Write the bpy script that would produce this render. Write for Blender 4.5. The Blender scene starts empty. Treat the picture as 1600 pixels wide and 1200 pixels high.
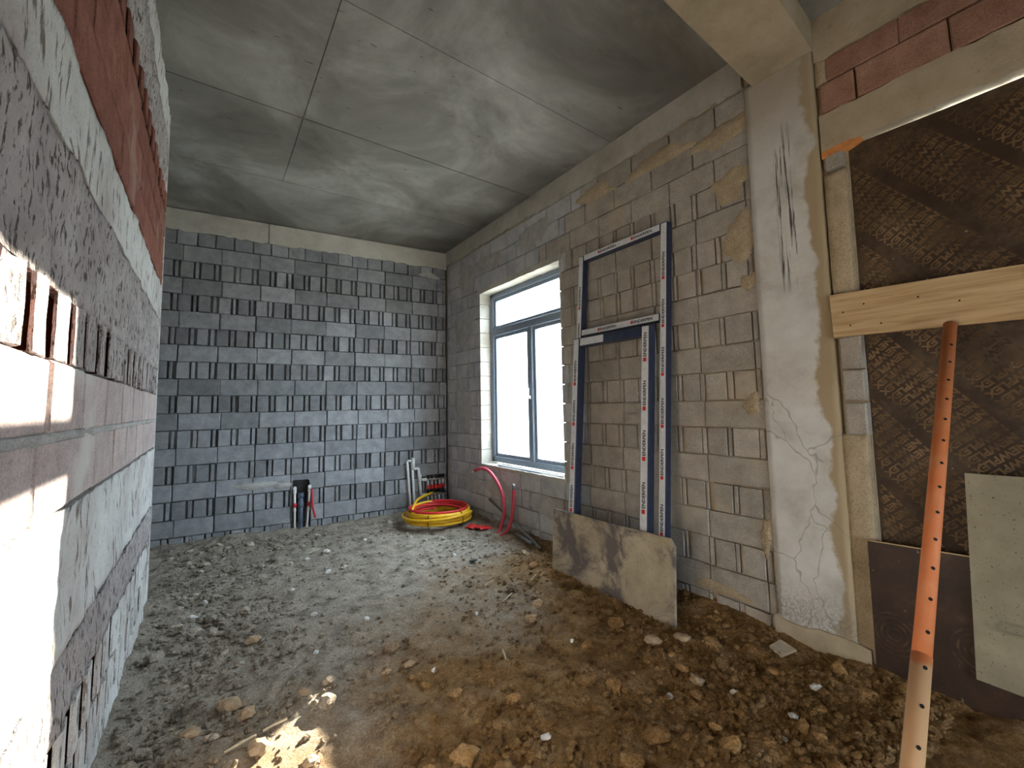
import bpy, math, random
import numpy as np
from mathutils import Matrix, Vector, noise as mnoise
random.seed(7)
C = bpy.context.scene.collection
sc = bpy.context.scene

# ---------------------------------------------------------------- camera
cam = bpy.data.cameras.new('camera')
cam.sensor_width = 36.0
cam.lens = 700.0 / 1600.0 * 36.0
cam.shift_y = -25.0 / 1600.0
cam.clip_start = 0.02
cam_o = bpy.data.objects.new('camera', cam)
C.objects.link(cam_o)
RC = ((0.8285011, -0.0324129, -0.5590485), (-0.5596961, -0.0801249, -0.8248153), (-0.0180591, 0.9962577, -0.0845250))
cam_o.matrix_world = Matrix.Translation((0, 0, 1.48)) @ Matrix(RC).to_4x4()
sc.camera = cam_o

# ---------------------------------------------------------------- light
world = bpy.data.worlds.new('sky')
sc.world = world
world.use_nodes = True
bg = world.node_tree.nodes['Background']
bg.inputs[0].default_value = (0.72, 0.86, 1.0, 1)
bg.inputs[1].default_value = 10.5
sun = bpy.data.lights.new('sun', 'SUN')
sun.energy = 32.0
sun.angle = math.radians(0.53)
sun.color = (1.0, 0.90, 0.76)
sun_o = bpy.data.objects.new('sun', sun)
C.objects.link(sun_o)
sun_o.rotation_euler = Vector((-1, -0.922, -0.307)).to_track_quat('-Z', 'Y').to_euler()
sun_o.location = (12, 11, 5)
for nm, loc, rot, sx, sy in (('window_portal', (3.35, 4.39, 1.87), (0, math.pi / 2, 0), 2.3, 1.7),
                             ('rear_portal', (1.5, -3.25, 1.05), (-math.pi / 2, 0, 0), 1.1, 2.1)):
    l = bpy.data.lights.new(nm, 'AREA')
    l.shape = 'RECTANGLE'; l.size = sx; l.size_y = sy
    l.cycles.is_portal = True
    o = bpy.data.objects.new(nm, l)
    o.location = loc; o.rotation_euler = rot
    C.objects.link(o)
sc.view_settings.view_transform = 'Standard'
sc.view_settings.look = 'None'
sc.view_settings.gamma = 1.0
sc.view_settings.use_curve_mapping = False
sc.view_settings.exposure = 1.05

# ---------------------------------------------------------------- materials
def lin(c):
    return tuple(((x / 12.92) if x <= 0.04045 else ((x + 0.055) / 1.055) ** 2.4) for x in c)
class NT:
    def __init__(s, name):
        s.m = bpy.data.materials.new(name); s.m.use_nodes = True
        s.t = s.m.node_tree; s.b = s.t.nodes['Principled BSDF']
        s.pos = s.n('ShaderNodeNewGeometry').outputs['Position']
    def n(s, typ, **kw):
        x = s.t.nodes.new(typ)
        for k, v in kw.items(): setattr(x, k, v)
        return x
    def put(s, sock, v):
        if hasattr(v, 'is_output'): s.t.links.new(v, sock)
        elif isinstance(v, (tuple, list)) and len(v) == 3 and sock.type == 'RGBA': sock.default_value = (*v, 1)
        else: sock.default_value = v
    def noise(s, scale, detail=5, rough=0.6, vec=None, dist=0):
        x = s.n('ShaderNodeTexNoise'); x.inputs['Scale'].default_value = scale
        x.inputs['Detail'].default_value = detail; x.inputs['Roughness'].default_value = rough
        x.inputs['Distortion'].default_value = dist
        s.put(x.inputs['Vector'], s.pos if vec is None else vec)
        return x.outputs['Fac']
    def scaled(s, vec3, src=None):
        x = s.n('ShaderNodeVectorMath', operation='MULTIPLY'); s.put(x.inputs[0], src or s.pos); x.inputs[1].default_value = vec3
        return x.outputs[0]
    def ramp(s, fac, stops):
        x = s.n('ShaderNodeValToRGB'); s.put(x.inputs[0], fac)
        e = x.color_ramp.elements
        while len(e) < len(stops): e.new(0.5)
        for i, (p, c) in enumerate(stops):
            e[i].position = p
            e[i].color = (c, c, c, 1) if isinstance(c, (int, float)) else (*c, 1)
        return x.outputs[0]
    def mix(s, f, a, b, mode='MIX'):
        x = s.n('ShaderNodeMix', data_type='RGBA', blend_type=mode)
        s.put(x.inputs[0], f); s.put(x.inputs[6], a); s.put(x.inputs[7], b)
        return x.outputs[2]
    def math(s, op, a, b=0.0):
        x = s.n('ShaderNodeMath', operation=op); s.put(x.inputs[0], a); s.put(x.inputs[1], b)
        return x.outputs[0]
    def axis(s, i):
        x = s.n('ShaderNodeSeparateXYZ'); s.put(x.inputs[0], s.pos)
        return x.outputs[i]
    def rng(s, v, a, b, c=0.0, d=1.0):
        x = s.n('ShaderNodeMapRange'); x.clamp = True
        s.put(x.inputs[0], v); x.inputs[1].default_value = a; x.inputs[2].default_value = b
        x.inputs[3].default_value = c; x.inputs[4].default_value = d
        return x.outputs[0]
    def rnd(s):
        return s.n('ShaderNodeObjectInfo').outputs['Random']
    def bump(s, h, strength=0.4, dist=0.01):
        x = s.n('ShaderNodeBump'); x.inputs['Strength'].default_value = strength; x.inputs['Distance'].default_value = dist
        s.put(x.inputs['Height'], h); s.t.links.new(x.outputs[0], s.b.inputs['Normal'])
    def fin(s, col, rough=0.9, metal=0.0, spec=0.25):
        s.put(s.b.inputs['Base Color'], col); s.put(s.b.inputs['Roughness'], rough)
        s.b.inputs['Metallic'].default_value = metal
        s.b.inputs['Specular IOR Level'].default_value = spec
        return s.m
M = {}
def simple(name, c, rough=0.5, metal=0.0, var=0.15, scale=12, bump=0.1, bscale=80, spec=0.3):
    t = NT(name); f = t.noise(scale)
    d = tuple(x * (1 - var) for x in c); l = tuple(min(1, x * (1 + var)) for x in c)
    col = t.ramp(f, [(0.3, d), (0.7, l)])
    if bump: t.bump(t.noise(bscale, 3), bump, 0.004)
    M[name] = t.fin(col, rough, metal, spec)
    return M[name]
def blockmat(name, c1, c2, smear, smear_amt, rndv=0.25, bump=0.5):
    t = NT(name)
    col = t.ramp(t.noise(9, 6, 0.65), [(0.3, c1), (0.7, c2)])
    grain = t.ramp(t.noise(140, 3, 0.7), [(0.32, 0.62), (0.5, 1.0), (0.75, 1.15)])
    col = t.mix(1.0, col, grain, 'MULTIPLY')
    r = t.rng(t.rnd(), 0, 1, 1 - rndv, 1 + rndv)
    col = t.mix(1.0, col, r, 'MULTIPLY')
    sm = t.ramp(t.noise(1.6, 7, 0.62), [(smear_amt, 0.0), (smear_amt + 0.1, 1.0)])
    col = t.mix(t.math('MULTIPLY', sm, 0.8), col, smear)
    t.bump(t.math('ADD', t.noise(110, 4, 0.7), t.math('MULTIPLY', t.noise(14, 4), 1.5)), bump, 0.008)
    M[name] = t.fin(col, 0.95, 0, 0.15)
blockmat('joint_dark', (0.10, 0.10, 0.10), (0.17, 0.17, 0.165), (0.2, 0.19, 0.18), 0.62, 0)  # mortar darkened: shade of the open joints put into the colour
blockmat('block_grey', (0.20, 0.205, 0.215), (0.34, 0.345, 0.355), (0.36, 0.355, 0.34), 0.66)
blockmat('block_tan', (0.33, 0.295, 0.25), (0.47, 0.43, 0.37), (0.47, 0.40, 0.30), 0.57, 0.12)
blockmat('block_grey_flare', (0.38, 0.38, 0.385), (0.54, 0.54, 0.545), (0.55, 0.545, 0.53), 0.55, 0.12)  # grey blocks by the window, colour brightened to imitate lens flare
blockmat('block_pink', (0.40, 0.32, 0.30), (0.56, 0.47, 0.44), (0.60, 0.58, 0.54), 0.55, 0.08)
blockmat('brick_red', (0.17, 0.066, 0.048), (0.29, 0.125, 0.092), (0.34, 0.22, 0.18), 0.60, 0.12)
blockmat('brick_salmon', (0.29, 0.15, 0.10), (0.42, 0.245, 0.175), (0.42, 0.30, 0.22), 0.62, 0.10)
blockmat('mortar', (0.36, 0.345, 0.32), (0.52, 0.505, 0.475), (0.40, 0.36, 0.30), 0.6, 0.0, 0.8)
blockmat('mortar_tan', (0.40, 0.315, 0.20), (0.56, 0.45, 0.30), (0.42, 0.36, 0.27), 0.6, 0.0, 0.8)

def plaster():
    t = NT('lime_plaster')
    col = t.ramp(t.noise(2.2, 7, 0.65), [(0.28, (0.44, 0.38, 0.36)), (0.45, (0.60, 0.58, 0.55)), (0.7, (0.74, 0.74, 0.71))])
    streak = t.noise(1, 5, 0.6, t.scaled((40, 34, 7)))
    col = t.mix(t.ramp(streak, [(0.57, 0.0), (0.63, 0.85)]), col, (0.15, 0.12, 0.09))
    col = t.mix(t.ramp(t.noise(120, 3, 0.7), [(0.60, 0.0), (0.68, 0.6)]), col, (0.22, 0.18, 0.14))
    h = t.math('ADD', t.noise(60, 4, 0.7), t.math('MULTIPLY', streak, -1.4))
    t.bump(h, 0.9, 0.012)
    M['plaster'] = t.fin(col, 0.95, 0, 0.1)
plaster()
def pitted():
    t = NT('pitted_plaster')
    col = t.ramp(t.noise(5, 7, 0.7), [(0.3, (0.36, 0.31, 0.30)), (0.55, (0.52, 0.47, 0.45)), (0.75, (0.64, 0.61, 0.57))])
    pit = t.noise(1, 4, 0.65, t.scaled((60, 52, 20)))
    col = t.mix(t.ramp(pit, [(0.55, 0.0), (0.60, 0.9)]), col, (0.09, 0.07, 0.055))
    t.bump(t.math('ADD', t.noise(70, 4, 0.7), t.math('MULTIPLY', pit, -2)), 1.0, 0.014)
    M['pitted'] = t.fin(col, 0.95, 0, 0.1)
pitted()
def concrete_ceiling():
    t = NT('cast_concrete_ceiling')
    a = t.noise(0.9, 7, 0.62, None, 0.6)
    col = t.ramp(a, [(0.30, (0.11, 0.102, 0.088)), (0.47, (0.20, 0.192, 0.172)), (0.60, (0.32, 0.312, 0.29)), (0.74, (0.43, 0.42, 0.395))])
    col = t.mix(t.ramp(t.noise(5, 6, 0.7), [(0.4, 0.0), (0.75, 0.45)]), col, (0.20, 0.19, 0.165))
    fl = t.noise(1, 3, 0.5, t.scaled((9, 26, 9)))
    col = t.mix(t.ramp(fl, [(0.70, 0.0), (0.74, 0.8)]), col, (0.10, 0.075, 0.05))
    r = t.rng(t.rnd(), 0, 1, 0.88, 1.1)
    col = t.mix(1.0, col, r, 'MULTIPLY')
    t.bump(t.noise(40, 5), 0.15, 0.006)
    M['ceiling'] = t.fin(col, 0.85, 0, 0.2)
concrete_ceiling()
def concrete(name, c1, c2, c3, bump=0.35):
    t = NT(name)
    col = t.ramp(t.noise(2.5, 7, 0.65), [(0.3, c1), (0.5, c2), (0.72, c3)])
    col = t.mix(t.ramp(t.noise(30, 4, 0.7), [(0.62, 0.0), (0.72, 0.5)]), col, tuple(x * 0.5 for x in c1))
    t.bump(t.noise(50, 5, 0.7), bump, 0.008)
    M[name] = t.fin(col, 0.92, 0, 0.15)
concrete('concrete', (0.34, 0.31, 0.26), (0.46, 0.43, 0.37), (0.55, 0.52, 0.46))
concrete('concrete_warm', (0.33, 0.27, 0.18), (0.44, 0.36, 0.25), (0.52, 0.44, 0.33))
def column_mat():
    t = NT('column_concrete')
    y, z = t.axis(1), t.axis(2)
    base = t.ramp(t.noise(3, 7, 0.65), [(0.3, (0.46, 0.43, 0.38)), (0.5, (0.62, 0.60, 0.56)), (0.72, (0.72, 0.71, 0.67))])
    # brown mortar band along the doorway side of the column
    edge = t.math('ADD', y, t.math('MULTIPLY', t.math('SUBTRACT', t.noise(3.2, 6, 0.6), 0.5), 0.30))
    col = t.mix(t.rng(edge, 1.19, 1.165), base, (0.40, 0.31, 0.19))
    top = t.math('ADD', z, t.math('MULTIPLY', t.noise(3, 4), 0.8))
    col = t.mix(t.rng(top, 3.5, 3.9, 0, 0.7), col, (0.36, 0.30, 0.21))
    # dark vertical scrape marks
    st = t.noise(1, 4, 0.6, t.scaled((60, 60, 1.6)))
    m = t.math('MULTIPLY', t.rng(y, 1.36, 1.345), t.rng(y, 1.235, 1.25))
    m = t.math('MULTIPLY', m, t.math('MULTIPLY', t.rng(z, 2.15, 2.3), t.rng(z, 3.3, 3.1)))
    col = t.mix(t.math('MULTIPLY', m, t.ramp(st, [(0.54, 0.0), (0.60, 0.95)])), col, (0.05, 0.045, 0.04))
    # wavy tide marks low down
    v = t.n('ShaderNodeTexVoronoi', feature='DISTANCE_TO_EDGE'); v.inputs['Scale'].default_value = 1.7
    wob = t.n('ShaderNodeVectorMath', operation='ADD'); nn = t.n('ShaderNodeTexNoise'); nn.inputs['Scale'].default_value = 6
    t.put(nn.inputs['Vector'], t.pos); t.put(wob.inputs[0], t.pos)
    sc2 = t.n('ShaderNodeVectorMath', operation='SCALE'); sc2.inputs['Scale'].default_value = 0.22
    t.put(sc2.inputs[0], nn.outputs['Color']); t.put(wob.inputs[1], sc2.outputs[0])
    t.put(v.inputs['Vector'], t.scaled((1, 1.7, 0.8), wob.outputs[0]))
    line = t.math('MULTIPLY', t.ramp(v.outputs['Distance'], [(0.0, 0.7), (0.011, 0.0)]), t.rng(z, 1.65, 1.45))
    col = t.mix(line, col, (0.24, 0.22, 0.19))
    low = t.math('MULTIPLY', t.rng(z, 0.42, 0.2), t.ramp(t.noise(60, 3), [(0.4, 1.0), (0.6, 0.3)]))
    col = t.mix(t.math('MULTIPLY', low, 0.7), col, (0.20, 0.18, 0.15))
    t.bump(t.noise(45, 5, 0.7), 0.35, 0.008)
    M['column'] = t.fin(col, 0.92, 0, 0.15)
column_mat()
def dirt(name, rnd=False):
    t = NT(name)
    x, y = t.axis(0), t.axis(1)
    g = t.math('ADD', t.math('ADD', t.math('MULTIPLY', x, 0.30), t.math('MULTIPLY', y, -0.42)), t.math('MULTIPLY', t.noise(1.3, 7, 0.65), 1.6))
    grey = t.ramp(t.noise(7, 8, 0.68), [(0.3, (0.19, 0.155, 0.118)), (0.48, (0.47, 0.405, 0.325)), (0.7, (0.66, 0.585, 0.485))])
    brown = t.ramp(t.noise(6, 8, 0.68), [(0.3, (0.14, 0.070, 0.022)), (0.5, (0.36, 0.205, 0.080)), (0.72, (0.54, 0.355, 0.185))])
    col = t.mix(t.rng(g, -0.34, 0.30), grey, brown)
    col = t.mix(1.0, col, t.ramp(t.noise(90, 4, 0.7), [(0.3, 0.55), (0.55, 1.0), (0.8, 1.3)]), 'MULTIPLY')
    if rnd: col = t.mix(1.0, col, t.rng(t.rnd(), 0, 1, 0.75, 1.75), 'MULTIPLY')
    t.bump(t.math('ADD', t.noise(160, 4, 0.75), t.math('MULTIPLY', t.noise(35, 5, 0.7), 2.5)), 0.9, 0.016)
    M[name] = t.fin(col, 0.97, 0, 0.1)
dirt('dirt'); dirt('clod', True)
def film_ply():
    t = NT('film_faced_plywood')
    col = t.ramp(t.noise(5, 7, 0.65), [(0.3, (0.030, 0.017, 0.010)), (0.55, (0.055, 0.032, 0.018)), (0.75, (0.11, 0.075, 0.042))])
    col = t.mix(t.ramp(t.noise(3, 7, 0.7), [(0.48, 0.0), (0.72, 0.7)]), col, (0.15, 0.105, 0.065))
    sp = t.noise(30, 3, 0.5)
    col = t.mix(t.ramp(sp, [(0.72, 0.0), (0.76, 0.8)]), col, (0.36, 0.33, 0.27))
    t.bump(t.noise(40, 4), 0.2, 0.004)
    M['film_ply'] = t.fin(col, 0.6, 0, 0.3)
film_ply()
def film_dark():
    t = NT('dark_film_plywood')
    col = t.ramp(t.noise(6, 7, 0.65), [(0.3, (0.024, 0.014, 0.010)), (0.6, (0.055, 0.030, 0.02)), (0.8, (0.12, 0.075, 0.045))])
    y, z = t.axis(1), t.axis(2)
    for cy, cz in ((0.92, 0.26), (0.60, 0.30)):
        a = t.math('SUBTRACT', y, cy); b = t.math('SUBTRACT', z, cz)
        r = t.math('SQRT', t.math('ADD', t.math('MULTIPLY', a, a), t.math('MULTIPLY', b, b)))
        ring = t.math('SINE', t.math('MULTIPLY', r, 260))
        m = t.math('MULTIPLY', t.rng(ring, 0.1, 0.6), t.rng(r, 0.115, 0.10))
        m = t.math('MULTIPLY', m, t.ramp(t.noise(18, 4), [(0.45, 0.03), (0.65, 0.42)]))
        col = t.mix(m, col, (0.16, 0.10, 0.06))
    col = t.mix(t.ramp(t.noise(26, 3), [(0.70, 0.0), (0.75, 0.7)]), col, (0.30, 0.24, 0.18))
    t.bump(t.noise(40, 4), 0.2, 0.004)
    M['film_dark'] = t.fin(col, 0.5, 0, 0.35)
film_dark()
def letter_mat():
    t = NT('printed_letters')
    col = t.ramp(t.noise(4, 6, 0.7), [(0.34, (0.05, 0.030, 0.016)), (0.5, (0.13, 0.078, 0.036)), (0.68, (0.27, 0.17, 0.085))])
    col = t.mix(t.ramp(t.noise(22, 5, 0.7), [(0.48, 0.0), (0.66, 0.55)]), col, (0.06, 0.038, 0.022))
    M['letters'] = t.fin(col, 0.6)
letter_mat()
def wood():
    t = NT('pine_board')
    g = t.noise(1, 6, 0.6, t.scaled((8, 2.2, 34)), 0.4)
    col = t.ramp(g, [(0.3, (0.38, 0.24, 0.11)), (0.5, (0.55, 0.38, 0.20)), (0.7, (0.64, 0.47, 0.27))])
    col = t.mix(t.ramp(t.noise(5, 6, 0.7), [(0.6, 0.0), (0.75, 0.6)]), col, (0.30, 0.15, 0.06))
    t.bump(g, 0.2, 0.004)
    M['wood'] = t.fin(col, 0.8, 0, 0.2)
wood()
def old_ply(name, c1, c2, stain, amt):
    t = NT(name)
    col = t.ramp(t.noise(4, 7, 0.65), [(0.3, c1), (0.7, c2)])
    col = t.mix(t.ramp(t.noise(2.6, 8, 0.7, None, 0.7), [(amt, 0.0), (amt + 0.12, 0.9)]), col, stain)
    col = t.mix(t.ramp(t.noise(70, 3), [(0.63, 0.0), (0.69, 0.7)]), col, (0.05, 0.045, 0.04))
    t.bump(t.noise(60, 4), 0.25, 0.005)
    M[name] = t.fin(col, 0.85, 0, 0.2)
old_ply('sheet_stained', (0.34, 0.28, 0.19), (0.50, 0.43, 0.32), (0.115, 0.098, 0.10), 0.44)
old_ply('sheet_pale', (0.26, 0.225, 0.15), (0.40, 0.35, 0.245), (0.13, 0.11, 0.08), 0.60)
def prop_mat():
    t = NT('orange_paint')
    z = t.axis(2)
    col = t.ramp(t.noise(8, 6, 0.65), [(0.3, (0.58, 0.16, 0.045)), (0.55, (0.60, 0.20, 0.075)), (0.8, (0.60, 0.29, 0.14))])
    zz = t.math('ADD', z, t.math('MULTIPLY', t.noise(20, 3), 0.04))
    col = t.mix(t.rng(zz, 0.675, 0.66), col, (0.58, 0.34, 0.17))
    t.bump(t.noise(60, 4), 0.15, 0.003)
    M['prop'] = t.fin(col, 0.6, 0, 0.35)
prop_mat()
simple('navy_profile', (0.030, 0.040, 0.075), 0.35, 0, 0.2, 20, 0.05)
simple('film_white', (0.66, 0.67, 0.68), 0.35, 0, 0.12, 25, 0.25, 40)
simple('ink_black', (0.015, 0.015, 0.02), 0.6, 0, 0.1, 20, 0)
simple('ink_red', (0.62, 0.03, 0.03), 0.5, 0, 0.1, 20, 0)
simple('pvc_white', (0.72, 0.72, 0.70), 0.4, 0, 0.08, 20, 0.03)
simple('pvc_frame', (0.22, 0.27, 0.34), 0.4, 0, 0.1, 20, 0.03)
simple('handle_white', (0.8, 0.8, 0.8), 0.3, 0, 0.05, 20, 0)
simple('pipe_grey', (0.10, 0.12, 0.16), 0.5, 0, 0.2, 20, 0.05)
simple('hose_yellow', (0.72, 0.42, 0.02), 0.45, 0, 0.1, 15, 0.05)
simple('hose_red', (0.58, 0.03, 0.035), 0.4, 0, 0.12, 15, 0.05)
simple('hose_pink', (0.52, 0.06, 0.09), 0.45, 0, 0.15, 15, 0.05)
simple('plastic_red', (0.70, 0.03, 0.03), 0.4, 0, 0.1, 10, 0.1)
simple('brass', (0.40, 0.37, 0.33), 0.35, 0.8, 0.1, 30, 0)
simple('black_rubber', (0.012, 0.012, 0.014), 0.6, 0, 0.1, 30, 0)
simple('steel_rod', (0.20, 0.20, 0.20), 0.45, 0.6, 0.25, 30, 0.1)
simple('stone_white', (0.62, 0.60, 0.56), 0.9, 0, 0.15, 30, 0.3)
simple('stone_tan', (0.36, 0.26, 0.165), 0.95, 0, 0.25, 30, 0.5)
simple('tile_tan', (0.42, 0.35, 0.25), 0.9, 0, 0.12, 30, 0.2)
simple('straw', (0.50, 0.42, 0.30), 0.9, 0, 0.2, 30, 0.2)
simple('brick_orange', (0.62, 0.25, 0.08), 0.9, 0, 0.25, 30, 0.4)
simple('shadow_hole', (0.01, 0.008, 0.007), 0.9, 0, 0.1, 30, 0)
simple('pale_yard', (0.55, 0.53, 0.48), 0.95, 0, 0.1, 3, 0.1)
def glass():
    t = NT('window_glass'); nt = t.t
    tr = t.n('ShaderNodeBsdfTransparent'); tr.inputs[0].default_value = (0.95, 0.97, 0.97, 1)
    gl = t.n('ShaderNodeBsdfGlossy'); gl.inputs['Roughness'].default_value = 0.02
    mx = t.n('ShaderNodeMixShader'); mx.inputs[0].default_value = 0.06
    nt.links.new(tr.outputs[0], mx.inputs[1]); nt.links.new(gl.outputs[0], mx.inputs[2])
    nt.links.new(mx.outputs[0], nt.nodes['Material Output'].inputs[0])
    M['glass'] = t.m
glass()

# ---------------------------------------------------------------- mesh helpers
class MB:
    def __init__(s): s.v = []; s.f = []; s.mi = []; s.sm = []
    def add(s, vs, fs, mi=0, smooth=False):
        o = len(s.v); s.v += [tuple(p) for p in vs]
        for q in fs: s.f.append(tuple(i + o for i in q)); s.mi.append(mi); s.sm.append(smooth)
        return s
    def box(s, a, b, mi=0, bev=0.0):
        (x0, y0, z0), (x1, y1, z1) = a, b
        if bev <= 0:
            return s.add([(x0, y0, z0), (x1, y0, z0), (x1, y1, z0), (x0, y1, z0), (x0, y0, z1), (x1, y0, z1), (x1, y1, z1), (x0, y1, z1)],
                  [(3, 2, 1, 0), (4, 5, 6, 7), (0, 1, 5, 4), (1, 2, 6, 5), (2, 3, 7, 6), (3, 0, 4, 7)], mi)
        # chamfered box: an inset face on each side joined by bevel strips
        import bmesh
        bm = bmesh.new(); bmesh.ops.create_cube(bm, size=1)
        for v in bm.verts:
            v.co = Vector(((x0 + x1) / 2 + v.co.x * (x1 - x0), (y0 + y1) / 2 + v.co.y * (y1 - y0), (z0 + z1) / 2 + v.co.z * (z1 - z0)))
        bmesh.ops.bevel(bm, geom=bm.edges[:], offset=bev, segments=1, affect='EDGES')
        bm.verts.index_update()
        s.add([v.co[:] for v in bm.verts], [[v.index for v in f.verts] for f in bm.faces], mi)
        bm.free(); return s
    def tube(s, pts, r, n=10, closed=False, caps=True, mi=0, smooth=True):
        P = [Vector(p) for p in pts]; k = len(P); rs = r if isinstance(r, (list, tuple)) else [r] * k
        T = []
        for i in range(k):
            a = P[(i - 1) % k] if (closed or i > 0) else P[i]
            b = P[(i + 1) % k] if (closed or i < k - 1) else P[i]
            T.append((b - a).normalized())
        up = Vector((0, 0, 1)) if abs(T[0].z) < 0.9 else Vector((1, 0, 0))
        N = (up - T[0] * up.dot(T[0])).normalized()
        vs = []; fs = []
        for i in range(k):
            N = (N - T[i] * N.dot(T[i])).normalized(); B = T[i].cross(N)
            for j in range(n):
                a = 2 * math.pi * j / n
                vs.append(P[i] + (N * math.cos(a) + B * math.sin(a)) * rs[i])
        for i in range(k if closed else k - 1):
            for j in range(n):
                a = i * n + j; b = i * n + (j + 1) % n; i2 = (i + 1) % k
                fs.append((a, b, i2 * n + (j + 1) % n, i2 * n + j))
        s.add(vs, fs, mi, smooth)
        if caps and not closed:
            o = len(s.v) - len(vs)
            s.f.append(tuple(o + j for j in reversed(range(n)))); s.mi.append(mi); s.sm.append(False)
            s.f.append(tuple(o + (k - 1) * n + j for j in range(n))); s.mi.append(mi); s.sm.append(False)
        return s
    def prism(s, poly, y0, y1, mi=0):
        """outline in x,z extruded along y"""
        n = len(poly); vs = [(x, y0, z) for x, z in poly] + [(x, y1, z) for x, z in poly]
        fs = [tuple(range(n)), tuple(reversed(range(n, 2 * n)))] + [(i, n + i, n + (i + 1) % n, (i + 1) % n) for i in range(n)]
        return s.add(vs, fs, mi)
    def mesh(s, name, mats):
        me = bpy.data.meshes.new(name); me.from_pydata(s.v, [], s.f)
        for m in (mats if isinstance(mats, (list, tuple)) else [mats]): me.materials.append(M[m])
        me.polygons.foreach_set('material_index', s.mi); me.polygons.foreach_set('use_smooth', s.sm)
        me.update(); return me
def link(name, me, parent=None, mat=None):
    o = bpy.data.objects.new(name, me); C.objects.link(o)
    if parent is not None: o.parent = parent
    if mat is not None: o.matrix_local = mat
    return o
def part(name, mb, mats, parent=None, mat=None): return link(name, mb.mesh(name, mats), parent, mat)
def tag(o, label, cat=None, group=None, kind=None):
    o['label'] = label
    if cat: o['category'] = cat
    if group: o['group'] = group
    if kind: o['kind'] = kind
    return o
def thing(name, label, cat, loc=(0, 0, 0), group=None, mat=None):
    o = bpy.data.objects.new(name, None); o.empty_display_size = 0.05; C.objects.link(o)
    if mat is not None: o.matrix_world = mat
    else: o.location = loc
    return tag(o, label, cat, group)
def frame(origin, u, inward):
    u = Vector(u).normalized(); w = Vector(inward).normalized(); z = u.cross(w)
    m = Matrix((u, w, z)).transposed().to_4x4(); m.translation = Vector(origin); return m
def smooth_path(pts, sub=8, closed=False):
    P = [Vector(p) for p in pts]; n = len(P); out = []
    for i in range(n if closed else n - 1):
        p0 = P[(i - 1) % n] if (closed or i > 0) else P[0]
        p1 = P[i]; p2 = P[(i + 1) % n]
        p3 = P[(i + 2) % n] if (closed or i + 2 < n) else P[-1]
        for k in range(sub):
            t = k / sub
            out.append(0.5 * ((2 * p1) + (p2 - p0) * t + (2 * p0 - 5 * p1 + 4 * p2 - p3) * t * t + (3 * p1 - p0 - 3 * p2 + p3) * t ** 3))
    if not closed: out.append(P[-1])
    return out
# block meshes: x along the wall, y into the wall (0 = face), z up
_cache = {}
def stretcher_mesh(w, h, mats, var):
    key = ('s', round(w, 2), round(h, 3), mats, var)
    if key in _cache: return _cache[key]
    r = random.Random(hash((round(w, 2), var)) & 0xffff); w = round(w, 2)
    g = 0.004; c = 0.006; d = 0.075
    j = lambda a: r.uniform(-a, a)
    bx0, bx1, bz0, bz1 = g, w - g, g, h - g
    back = [(bx0, d, bz0), (bx1, d, bz0), (bx1, d, bz1), (bx0, d, bz1)]
    mid = [(x + j(.003), c, z + j(.004)) for x, z in ((bx0, bz0), (bx1, bz0), (bx1, bz1), (bx0, bz1))]
    fr = [(x, j(.003), z) for x, z in ((bx0 + c + abs(j(.004)), bz0 + c), (bx1 - c, bz0 + c + abs(j(.003))), (bx1 - c - abs(j(.004)), bz1 - c), (bx0 + c, bz1 - c - abs(j(.003))))]
    fs = []
    for i in range(4):
        k = (i + 1) % 4
        fs.append((i, k, 4 + k, 4 + i)); fs.append((4 + i, 4 + k, 8 + k, 8 + i))
    fs.append((8, 9, 10, 11))
    me = MB().add(back + mid + fr, fs).mesh('block', mats); _cache[key] = me
    return me
def header_mesh(w, h, mats, var, a=0.127, sl=0.014, strip=0.05, depth=0.035, red=False):
    key = ('h', round(w, 2), round(h, 3), mats, var, a, strip)
    if key in _cache: return _cache[key]
    r = random.Random(hash((round(w, 2), var, 5)) & 0xffff); w = round(w, 2)
    k = w / 0.2; j = lambda q: r.uniform(-q, q)
    a = (a + j(.006)) * k; s1 = a + (sl + j(.004)) * k; s2 = s1 + (strip + j(.008)) * k
    s2 = min(s2, w - 0.006)
    prof = [(0.003, 0.06), (0.003, 0.006), (0.008, j(.002)), (a - 0.004, j(.002)), (a, 0.006), (a + .001, depth), (s1 - .001, depth), (s1, 0.008), (s1 + .005, .002 + j(.003)),
            (s2 - .005, .002 + j(.003)), (s2, 0.008), (s2 + .001, depth), (w - .001, depth)]
    n = len(prof); z0, z1 = 0.004, h - 0.004
    vs = [(x, y, z0 + (0 if y > .01 else j(.004))) for x, y in prof] + [(x, y, z1 + (0 if y > .01 else j(.004))) for x, y in prof]
    vs += [(x, 0.075, z0) for x, y in prof] + [(x, 0.075, z1) for x, y in prof]
    mb = MB()
    fs = [(i, i + 1, n + i + 1, n + i) for i in range(n - 1)]
    fs += [(n + i, n + i + 1, 3 * n + i + 1, 3 * n + i) for i in range(n - 1)] + [(2 * n + i, 2 * n + i + 1, i + 1, i) for i in range(n - 1)]
    mb.add(vs, fs)
    for q, (i) in enumerate(range(n - 1)):
        if prof[i][1] > .02 and prof[i + 1][1] > .02 and red: mb.mi[q] = 1
        if i in (4, 6, 10) and red: mb.mi[q] = 1
    me = mb.mesh('block', mats); _cache[key] = me
    return me
def place_block(me, parent, u, z, proud=0.004, tilt=0.004):
    m = Matrix.Translation((u, -random.uniform(0, proud), z)) @ Matrix.Rotation(random.uniform(-tilt, tilt), 4, 'Y') @ Matrix.Rotation(random.uniform(-tilt, tilt), 4, 'X') @ Matrix.Rotation(random.uniform(-tilt, tilt), 4, 'Z')
    return link('block', me, parent, m)
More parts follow.
